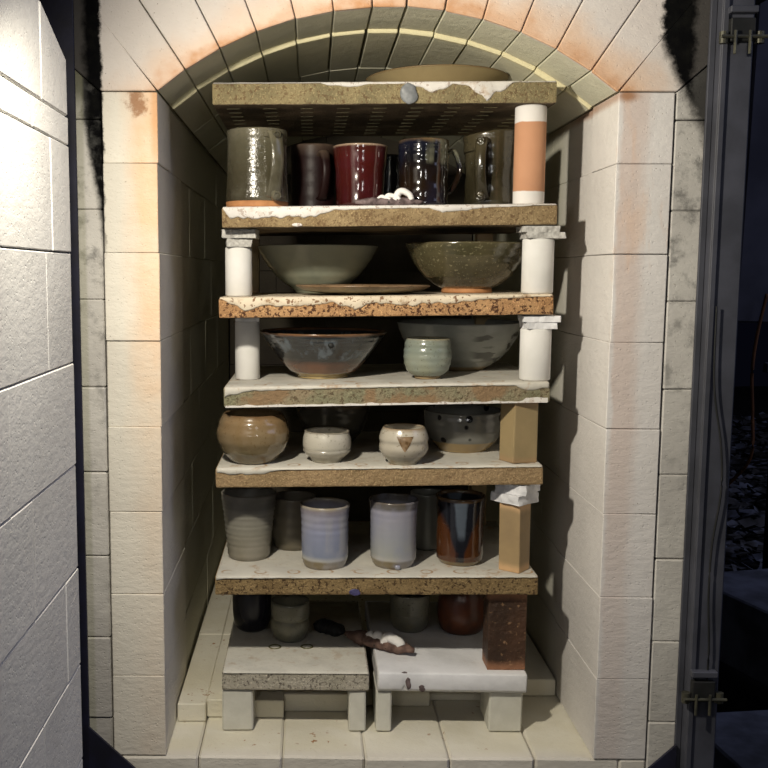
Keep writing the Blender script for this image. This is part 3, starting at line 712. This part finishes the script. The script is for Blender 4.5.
gl = glaze('brown olive salt glaze', [(0, (.02, .017, .009)), (.5, (.03, .025, .013)), (1, (.07, .056, .03))], .2, .6, (.07, .06, .035), 22, specks=(.03, .03, .02), bump=.4, coat=.7)
t = pot('mug', '2', .1625, .172, 'tall brown olive mug with twisted loop handle beside the orange banded post', 'mug', G1)
lathe('body', [(.0330, .0), (.0355, .008), (.0345, .045), (.0365, .08), (.0385, .1065)], gl, t, rings=4, amp=.0005, wob=.03, seed=6, warp=lambda x, y, z: (x, y, z + (x * .13 if z > .08 else 0)))
handle(t, gl, math.radians(-114), .0355, .090, .014, .019, .0105, prunt=gl)

def conepack(p0, p1, z, mat, label, r0=.0075, hump=1., lead=False):
    p0, p1 = Vector(p0), Vector(p1); d = p1 - p0; L = d.length; az = math.atan2(d.y, d.x)
    t = thing('cone_pack', (p0.x, p0.y, z), label, 'cone pack', 'pyrometric cone packs', az)
    n = 26; pts = [(L * i / n, .001 * math.sin(i * 1.7), r0 * .62 + noise.noise(Vector((i * .5, z * 9, 0))) * .0006) for i in range(n + 1)]
    rad = [r0 * (min(1, .35 + 3 * min(i, n - i) / n)) * (1 + .18 * noise.noise(Vector((i * .8, z * 40, 3)))) for i in range(n + 1)]
    link('base', tube_bm(pts, rad, 12, .72), mat, t, smooth=True)
    for i, (s, e, h) in enumerate(() if lead else ((.34, .52, .002), (.44, .66, .004), (.60, .84, .010 * hump))):
        pts = smooth_path([(L * s, -.001, r0 * .9), (L * (s + .05), -.002, r0 * 1.2 + h * .75), (L * ((s + e) / 2), -.003, r0 * 1.1 + h), (L * (e - .03), -.004, r0 * 1.0 + h * .6), (L * e, -.005, r0 * .9)], 6)
        m = len(pts); link('cone', tube_bm(pts, [(.5, .6, .82)[i] * r0 * (1 - .35 * k / (m - 1)) for k in range(m)], 8, .8), M['cone_white'], t, smooth=True)
        link('hole', tube_bm([(L * (s + .06), -r0 * .98, r0 * .55), (L * (s + .06), -r0 * .55, r0 * .6)], .0014, 8), M['cable'], t)
conepack((-.036, .090, 0), (.056, .0885, 0), zt('2', .01), M['cone_base2'], 'grey mauve cone pack with slumped white cones in front of the red cup', .0085)
conepack((-.040, .196, 0), (.060, .128, 0), zt('7', -.05), M['cone_base'], 'brown cone pack with white cones bridging the gap between the two bottom shelves', .0145, .45)
conepack((-.086, .240, 0), (-.043, .201, 0), zt('7', -.05), M['cable'], 'black spent cone pack lying end to end behind the brown one', .0145, .3, True)

G2 = 'bowls and plate on the third shelf from the top'
gl = glaze('pale celadon glaze', [(0, (.22, .23, .16)), (.5, (.30, .32, .25)), (1, (.36, .37, .30))], .2, .6, (.40, .40, .30), 14, bump=.1, coat=.4)
t = pot('bowl', '3', -.0858, .307, 'pale grey green bowl behind the flat plate, left on the speckled shelf', 'bowl', G2)
lathe('body', [(.034, .0), (.040, .006), (.064, .024), (.083, .047), (.095, .069), (.0975, .0735)], gl, t, rings=6, amp=.0004, seed=10, n=72)
gl = glaze('speckled brown plate glaze', [(0, (.20, .16, .09)), (.5, (.26, .22, .13)), (.85, (.24, .15, .08)), (1, (.30, .20, .12))], .3, .6, (.10, .06, .03), 40, specks=(.05, .03, .015), wob=.2)
t = pot('plate', '3', -.020, .1655, 'flat speckled brown plate at the front of the speckled shelf', 'plate', G2)
lathe('body', [(.045, .0), (.060, .0015), (.084, .005), (.096, .0105), (.0985, .0125)], gl, t, wall=.003, floor=.003, seed=11, n=72)
gl = glaze('dark olive brown glaze', [(0, (.03, .025, .013)), (.5, (.045, .04, .02)), (.9, (.06, .055, .028)), (1, (.10, .085, .045))], .14, .6, (.10, .085, .045), 26, specks=(.22, .20, .12), bump=.3, coat=.7)
t = pot('bowl', '3', .1365, .192, 'dark olive brown bowl on an orange foot, right on the speckled shelf', 'bowl', G2)
lathe('body', [(.036, .006), (.046, .011), (.066, .026), (.082, .048), (.0915, .068), (.0925, .072)], gl, t, rings=7, amp=.0004, seed=12, n=72); footring(.037, .0365, .007, orclay, t)

G3 = 'bowls and cup on the fourth shelf from the top'
gl = glaze('dark slate over rust glaze', [(0, (.36, .27, .12)), (.10, (.36, .27, .12)), (.13, (.16, .075, .04)), (.32, (.13, .06, .035)), (.42, (.022, .022, .022)), (.93, (.028, .032, .036)), (.96, (.16, .08, .04)), (1, (.22, .12, .06))], .14, .35, (.02, .02, .02), 24, streak=((.11, .14, .17), .38, .95), bump=.15, coat=.8, wob=.035)
t = pot('bowl', '4', -.0775, .185, 'wide flared dark slate bowl with rust band and tan foot, on the fourth shelf', 'bowl', G3)
lathe('body', [(.0385, .0), (.0395, .004), (.052, .012), (.070, .033), (.087, .055), (.0955, .068)], gl, t, rings=9, amp=.0004, seed=13, n=72)
b = lump('prunt', M['cable'], t, (.010, -.0865, .053), .0042, (1, .8, 1), .1)
gl = glaze('grey green celadon', [(0, (.19, .20, .14)), (.4, (.26, .28, .22)), (.7, (.21, .24, .20)), (.94, (.23, .25, .20)), (1, (.34, .29, .19))], .2, .5, (.20, .24, .23), 30, specks=(.12, .12, .08), bump=.1, coat=.4, wob=.03)
t = pot('cup', '4', .0737, .1395, 'small rounded grey green cup in front of the brushed bowl', 'cup', G3)
lathe('body', [(.0195, .004), (.0265, .007), (.0325, .017), (.0348, .032), (.0336, .047), (.0322, .0575)], gl, t, rings=6, amp=.0004, seed=14); footring(.0180, .0190, .005, tanclay, t)
def brushglaze():
    t = NT('pale glaze with brush marks'); tc = t.n('ShaderNodeTexCoord'); ob = tc.outputs['Object']
    s = t.n('ShaderNodeSeparateXYZ'); t.put(s.inputs[0], ob)
    c = t.mix(t.mr(t.noise(20, 4, vec=ob), .35, .65), (.26, .27, .25), (.32, .33, .30))
    m = t.mr(t.noise(26, 3, vec=ob, stretch=(.45, 1, 2.2)), .52, .58)
    reg = t.mul(t.mr(s.outputs[0], .0, .02), t.mul(t.mr(s.outputs[2], .012, .02), t.mr(s.outputs[2], .066, .058)))
    c = t.mix(t.mul(t.mul(m, reg), .85), c, (.05, .05, .045))
    c = t.mix(t.mr(s.outputs[2], .009, .005), c, (.26, .19, .10))
    t.bump(t.noise(90, vec=ob), .1); return t.fin(c, .22, .5, 0, .4)
t = pot('bowl', '4', .138, .268, 'large pale grey bowl with dark brush strokes, behind the small green cup', 'bowl', G3)
lathe('body', [(.041, .0), (.050, .006), (.072, .024), (.090, .050), (.099, .074)], brushglaze(), t, rings=5, seed=15, n=72)

G4 = 'cups and bowls on the fifth shelf from the top'
gl = glaze('honey brown glaze', [(0, (.13, .105, .06)), (.25, (.15, .12, .065)), (.5, (.19, .135, .07)), (.93, (.23, .15, .075)), (1, (.14, .08, .04))], .18, .6, (.22, .17, .10), 22, specks=(.14, .09, .04), bump=.15, coat=.5)
t = pot('bowl', '5', -.179, .1185, 'round honey brown bowl with closed-in rim at the left of the fifth shelf', 'bowl', G4)
lathe('body', [(.0285, .0), (.034, .004), (.046, .018), (.0528, .038), (.0490, .058), (.0430, .070)], gl, t, rings=5, amp=.0003, seed=16)
gl = glaze('white grey glaze', [(0, (.22, .20, .15)), (.16, (.25, .23, .18)), (.22, (.44, .41, .34)), (.36, (.46, .43, .37)), (.40, (.26, .24, .19)), (.44, (.48, .45, .38)), (.95, (.52, .49, .42)), (1, (.26, .22, .16))], .3, .4, (.38, .36, .30), 24, specks=(.22, .20, .15), wob=.008, coat=.2)
t = pot('cup', '5', -.0722, .1165, 'squat off-white cup with a grooved belt, beside the round brown bowl', 'cup', G4)
lathe('body', [(.0215, .0), (.0235, .004), (.0325, .013), (.0345, .0165), (.0338, .019), (.0349, .023), (.0345, .033), (.0320, .0420), (.0325, .0435)], gl, t, rings=0, seed=17)
gl = glaze('white crackle glaze', [(0, (.20, .18, .13)), (.22, (.26, .24, .18)), (.27, (.42, .38, .31)), (.9, (.50, .46, .38)), (1, (.28, .20, .12))], .22, .4, (.36, .32, .25), 20, specks=(.24, .20, .14), wob=.03, coat=.5)
t = pot('cup', '5', .0366, .0965, 'squat off-white cup with a brown teardrop mark near the front edge of the fifth shelf', 'cup', G4)
cup = lathe('body', [(.0215, .0), (.0235, .004), (.0310, .012), (.0352, .021), (.0340, .030), (.0350, .036), (.0325, .045), (.0298, .051)], gl, t, wob=.02, seed=18)
bm_ = bmesh.new()
for (u, v) in [(i / 14, j / 8) for j in range(9) for i in range(15)]:
    wdt = .0115 * (1 - v) ** .8 + .0006; xx = (u - .5) * 2 * wdt; zz = .0425 - v * .021
    rr = np.interp(zz, [.021, .030, .036, .045], [.0354, .0343, .0353, .0328]) + .0005
    an_ = -PI / 2 + xx / rr - .04; bm_.verts.new((rr * math.cos(an_), rr * math.sin(an_), zz))
bm_.verts.ensure_lookup_table()
for j in range(8):
    for i in range(14): q = j * 15 + i; bm_.faces.new([bm_.verts[k] for k in (q, q + 1, q + 16, q + 15)])
link('teardrop_mark', bm_, plain('brown glaze drop', (.12, .07, .03), (.28, .19, .11), 160, .25, .6), t, smooth=True)
def spotglaze():
    t = NT('grey glaze with black spots'); tc = t.n('ShaderNodeTexCoord'); ob = tc.outputs['Object']
    s = t.n('ShaderNodeSeparateXYZ'); t.put(s.inputs[0], ob)
    c = t.mix(t.noise(20, 4, vec=ob), (.13, .13, .12), (.22, .22, .20))
    c = t.mix(t.mr(t.vor(42, vec=ob), .26, .20), c, (.012, .012, .012))
    c = t.mix(t.mr(s.outputs[2], .017, .014), c, (.32, .23, .11))
    return t.fin(c, .2, .5, 0, .5)
t = pot('bowl', '5', .1370, .200, 'grey bowl with black spots and tan foot, behind beside the square tan post', 'bowl', G4)
lathe('body', [(.0375, .0), (.0405, .004), (.050, .014), (.0580, .030), (.0600, .048), (.0600, .060)], spotglaze(), t, rings=4, seed=19)
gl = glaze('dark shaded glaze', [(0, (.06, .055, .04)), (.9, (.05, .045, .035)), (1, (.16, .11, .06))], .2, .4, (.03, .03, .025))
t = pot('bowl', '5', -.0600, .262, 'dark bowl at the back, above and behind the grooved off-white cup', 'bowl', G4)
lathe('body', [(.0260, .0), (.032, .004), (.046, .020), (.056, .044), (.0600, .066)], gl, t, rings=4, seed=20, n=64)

G5 = 'tumblers and mugs on the sixth shelf from the top'
gl = glaze('grey ribbed glaze', [(0, (.17, .15, .11)), (.1, (.22, .20, .15)), (.5, (.24, .23, .19)), (.75, (.22, .21, .18)), (.8, (.16, .15, .13)), (1, (.15, .14, .12))], .38, .5, (.30, .28, .24), 18, bump=.15, coat=.15, wob=.02)
t = pot('tumbler', '6', -.1885, .166, 'tall grey tumbler with throwing ridges, leftmost on the sixth shelf', 'tumbler', G5)
lathe('body', [(.0290, .0), (.0315, .006), (.0340, .03), (.0365, .055), (.0395, .08), (.0418, .099)], gl, t, rings=19, amp=.0010, seed=21)
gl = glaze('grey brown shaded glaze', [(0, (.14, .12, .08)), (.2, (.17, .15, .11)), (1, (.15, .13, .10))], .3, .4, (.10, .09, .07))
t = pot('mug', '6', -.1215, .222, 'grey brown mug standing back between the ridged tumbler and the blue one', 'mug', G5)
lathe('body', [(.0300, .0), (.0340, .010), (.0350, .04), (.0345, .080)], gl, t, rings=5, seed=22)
def blueglaze(nm, lo):
    return glaze(nm, [(0, (.20, .16, .10)), (.12, (.22, .18, .11)), (.15, (.40, .40, .38)), (.22, (.22, .25, .34)), (.6, (.27, .29, .40)), (.86, (.30, .29, .36)), (.93, (.24, .21, .24)), (.97, (.34, .30, .24)), (1, (.30, .25, .18))], .22, .45, (.36, .37, .42), 26, streak=((.34, .34, .36), .2, .9), bump=.12, coat=.4, wob=.015)
t = pot('tumbler', '6', -.0743, .1235, 'pale blue tumbler with bare tan base, left one of the two blue tumblers', 'tumbler', G5)
lathe('body', [(.0300, .0), (.0322, .005), (.0340, .015), (.0345, .05), (.0348, .07), (.0368, .0912)], blueglaze('pale blue glaze', 0), t, rings=9, amp=.0003, seed=23)
gl = glaze('pale blue grey glaze', [(0, (.22, .18, .11)), (.11, (.22, .18, .11)), (.14, (.42, .41, .38)), (.22, (.34, .35, .34)), (.5, (.32, .33, .37)), (.86, (.34, .33, .39)), (.91, (.14, .13, .12)), (1, (.12, .10, .08))], .2, .45, (.27, .29, .40), 26, bump=.12, coat=.5, wob=.012)
t = pot('mug', '6', .0265, .1258, 'pale blue grey mug with a dark rim, right of the blue tumbler', 'mug', G5)
lathe('body', [(.0285, .0), (.0312, .005), (.0335, .015), (.0338, .05), (.0345, .08), (.0362, .0974)], gl, t, rings=10, amp=.0003, seed=24); handle(t, gl, math.radians(62), .034, .078, .025, .017)
lump('drip', gl, t, (.004, -.0315, .004), .0042, (1, .6, .9), .1)
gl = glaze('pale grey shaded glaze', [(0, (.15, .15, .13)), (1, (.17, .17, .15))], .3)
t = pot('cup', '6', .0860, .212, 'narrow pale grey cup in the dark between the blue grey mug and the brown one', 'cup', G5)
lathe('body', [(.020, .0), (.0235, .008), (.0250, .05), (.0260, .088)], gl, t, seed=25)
def tenmoku():
    t = NT('tenmoku glaze with blue run'); tc = t.n('ShaderNodeTexCoord'); ob = tc.outputs['Object']
    s = t.n('ShaderNodeSeparateXYZ'); t.put(s.inputs[0], ob); x, z = s.outputs[0], s.outputs[2]
    n = t.mul(t.math('SUBTRACT', t.noise(30, 4, vec=ob, stretch=(1, 1, .3)), .5), .02)
    wd = t.mr(z, .02, .095, .003, .034, False)
    d = t.math('SUBTRACT', t.add(t.math('ABSOLUTE', t.math('ADD', x, .003)), n), wd)
    c = t.mix(t.noise(40, 4, vec=ob), (.10, .034, .011), (.05, .018, .007))
    c = t.mix(t.mr(d, .006, -.002), c, (.012, .013, .018))
    core = t.math('SUBTRACT', t.add(t.math('ABSOLUTE', t.math('ADD', x, .003)), n), t.mul(wd, .28))
    c = t.mix(t.mul(t.mr(core, .003, -.002), t.mr(z, .035, .05)), c, (.09, .11, .14))
    c = t.mix(t.mr(z, .0935, .097), c, (.10, .06, .03)); c = t.mix(t.mr(z, .008, .005), c, (.20, .15, .08))
    t.bump(t.noise(100, vec=ob), .1); return t.fin(c, .12, .5, 0, .8)
t = pot('mug', '6', .1266, .1408, 'glossy rust brown mug with a blue black run down its front', 'mug', G5)
lathe('body', [(.0300, .0), (.0325, .004), (.0345, .012), (.0345, .05), (.0352, .075), (.0368, .0995)], tenmoku(), t, rings=20, amp=.0004, seed=26)

G6 = 'pots on the two bottom shelves'
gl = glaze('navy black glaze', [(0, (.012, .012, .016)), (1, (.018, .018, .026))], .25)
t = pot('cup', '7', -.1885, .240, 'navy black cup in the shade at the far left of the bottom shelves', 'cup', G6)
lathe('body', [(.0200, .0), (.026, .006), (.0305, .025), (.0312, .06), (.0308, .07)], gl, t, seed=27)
gl = glaze('grey green folded glaze', [(0, (.15, .14, .10)), (.4, (.18, .17, .12)), (.9, (.20, .19, .14)), (1, (.12, .12, .09))], .3, .6, (.10, .11, .10), 24, specks=(.08, .08, .06), coat=.2)
t = pot('cup', '7', -.1265, .1990, 'grey green cup with a finger groove beside the navy black cup', 'cup', G6)
lathe('body', [(.0215, .0), (.0255, .005), (.0305, .018), (.0302, .030), (.0284, .0345), (.0300, .040), (.0300, .0610)], gl, t, wob=.02, seed=28)
t = pot('cup', '8', .0656, .2480, 'grey green straight cup alone on the bottom right shelf', 'cup', G6)
lathe('body', [(.0240, .0), (.0285, .005), (.0318, .016), (.0312, .026), (.0308, .030), (.0318, .0480), (.0318, .06)], gl, t, seed=29)
gl = glaze('rusty red glaze', [(0, (.05, .02, .012)), (.3, (.16, .05, .02)), (.7, (.11, .035, .018)), (1, (.06, .02, .012))], .3, .6, (.04, .018, .012), 30)
t = pot('jar', '8', .1480, .243, 'rust red jar in the shade beside the rusty brick on the bottom right shelf', 'jar', G6)
lathe('body', [(.0270, .0), (.034, .006), (.0385, .028), (.036, .055), (.030, .072)], gl, t, seed=30)

gl = glaze('tan dish glaze', [(0, (.36, .28, .15)), (.9, (.38, .30, .16)), (.96, (.20, .13, .06)), (1, (.14, .09, .04))], .5, .4, (.30, .23, .12), wob=.01)
t = pot('dish', '1', .0905, .225, 'wide tan dish resting on the topmost shelf under the arch', 'dish')
lathe('body', [(.058, .0), (.066, .004), (.082, .014), (.098, .025), (.1065, .0305)], gl, t, wall=.004, seed=31, n=80)
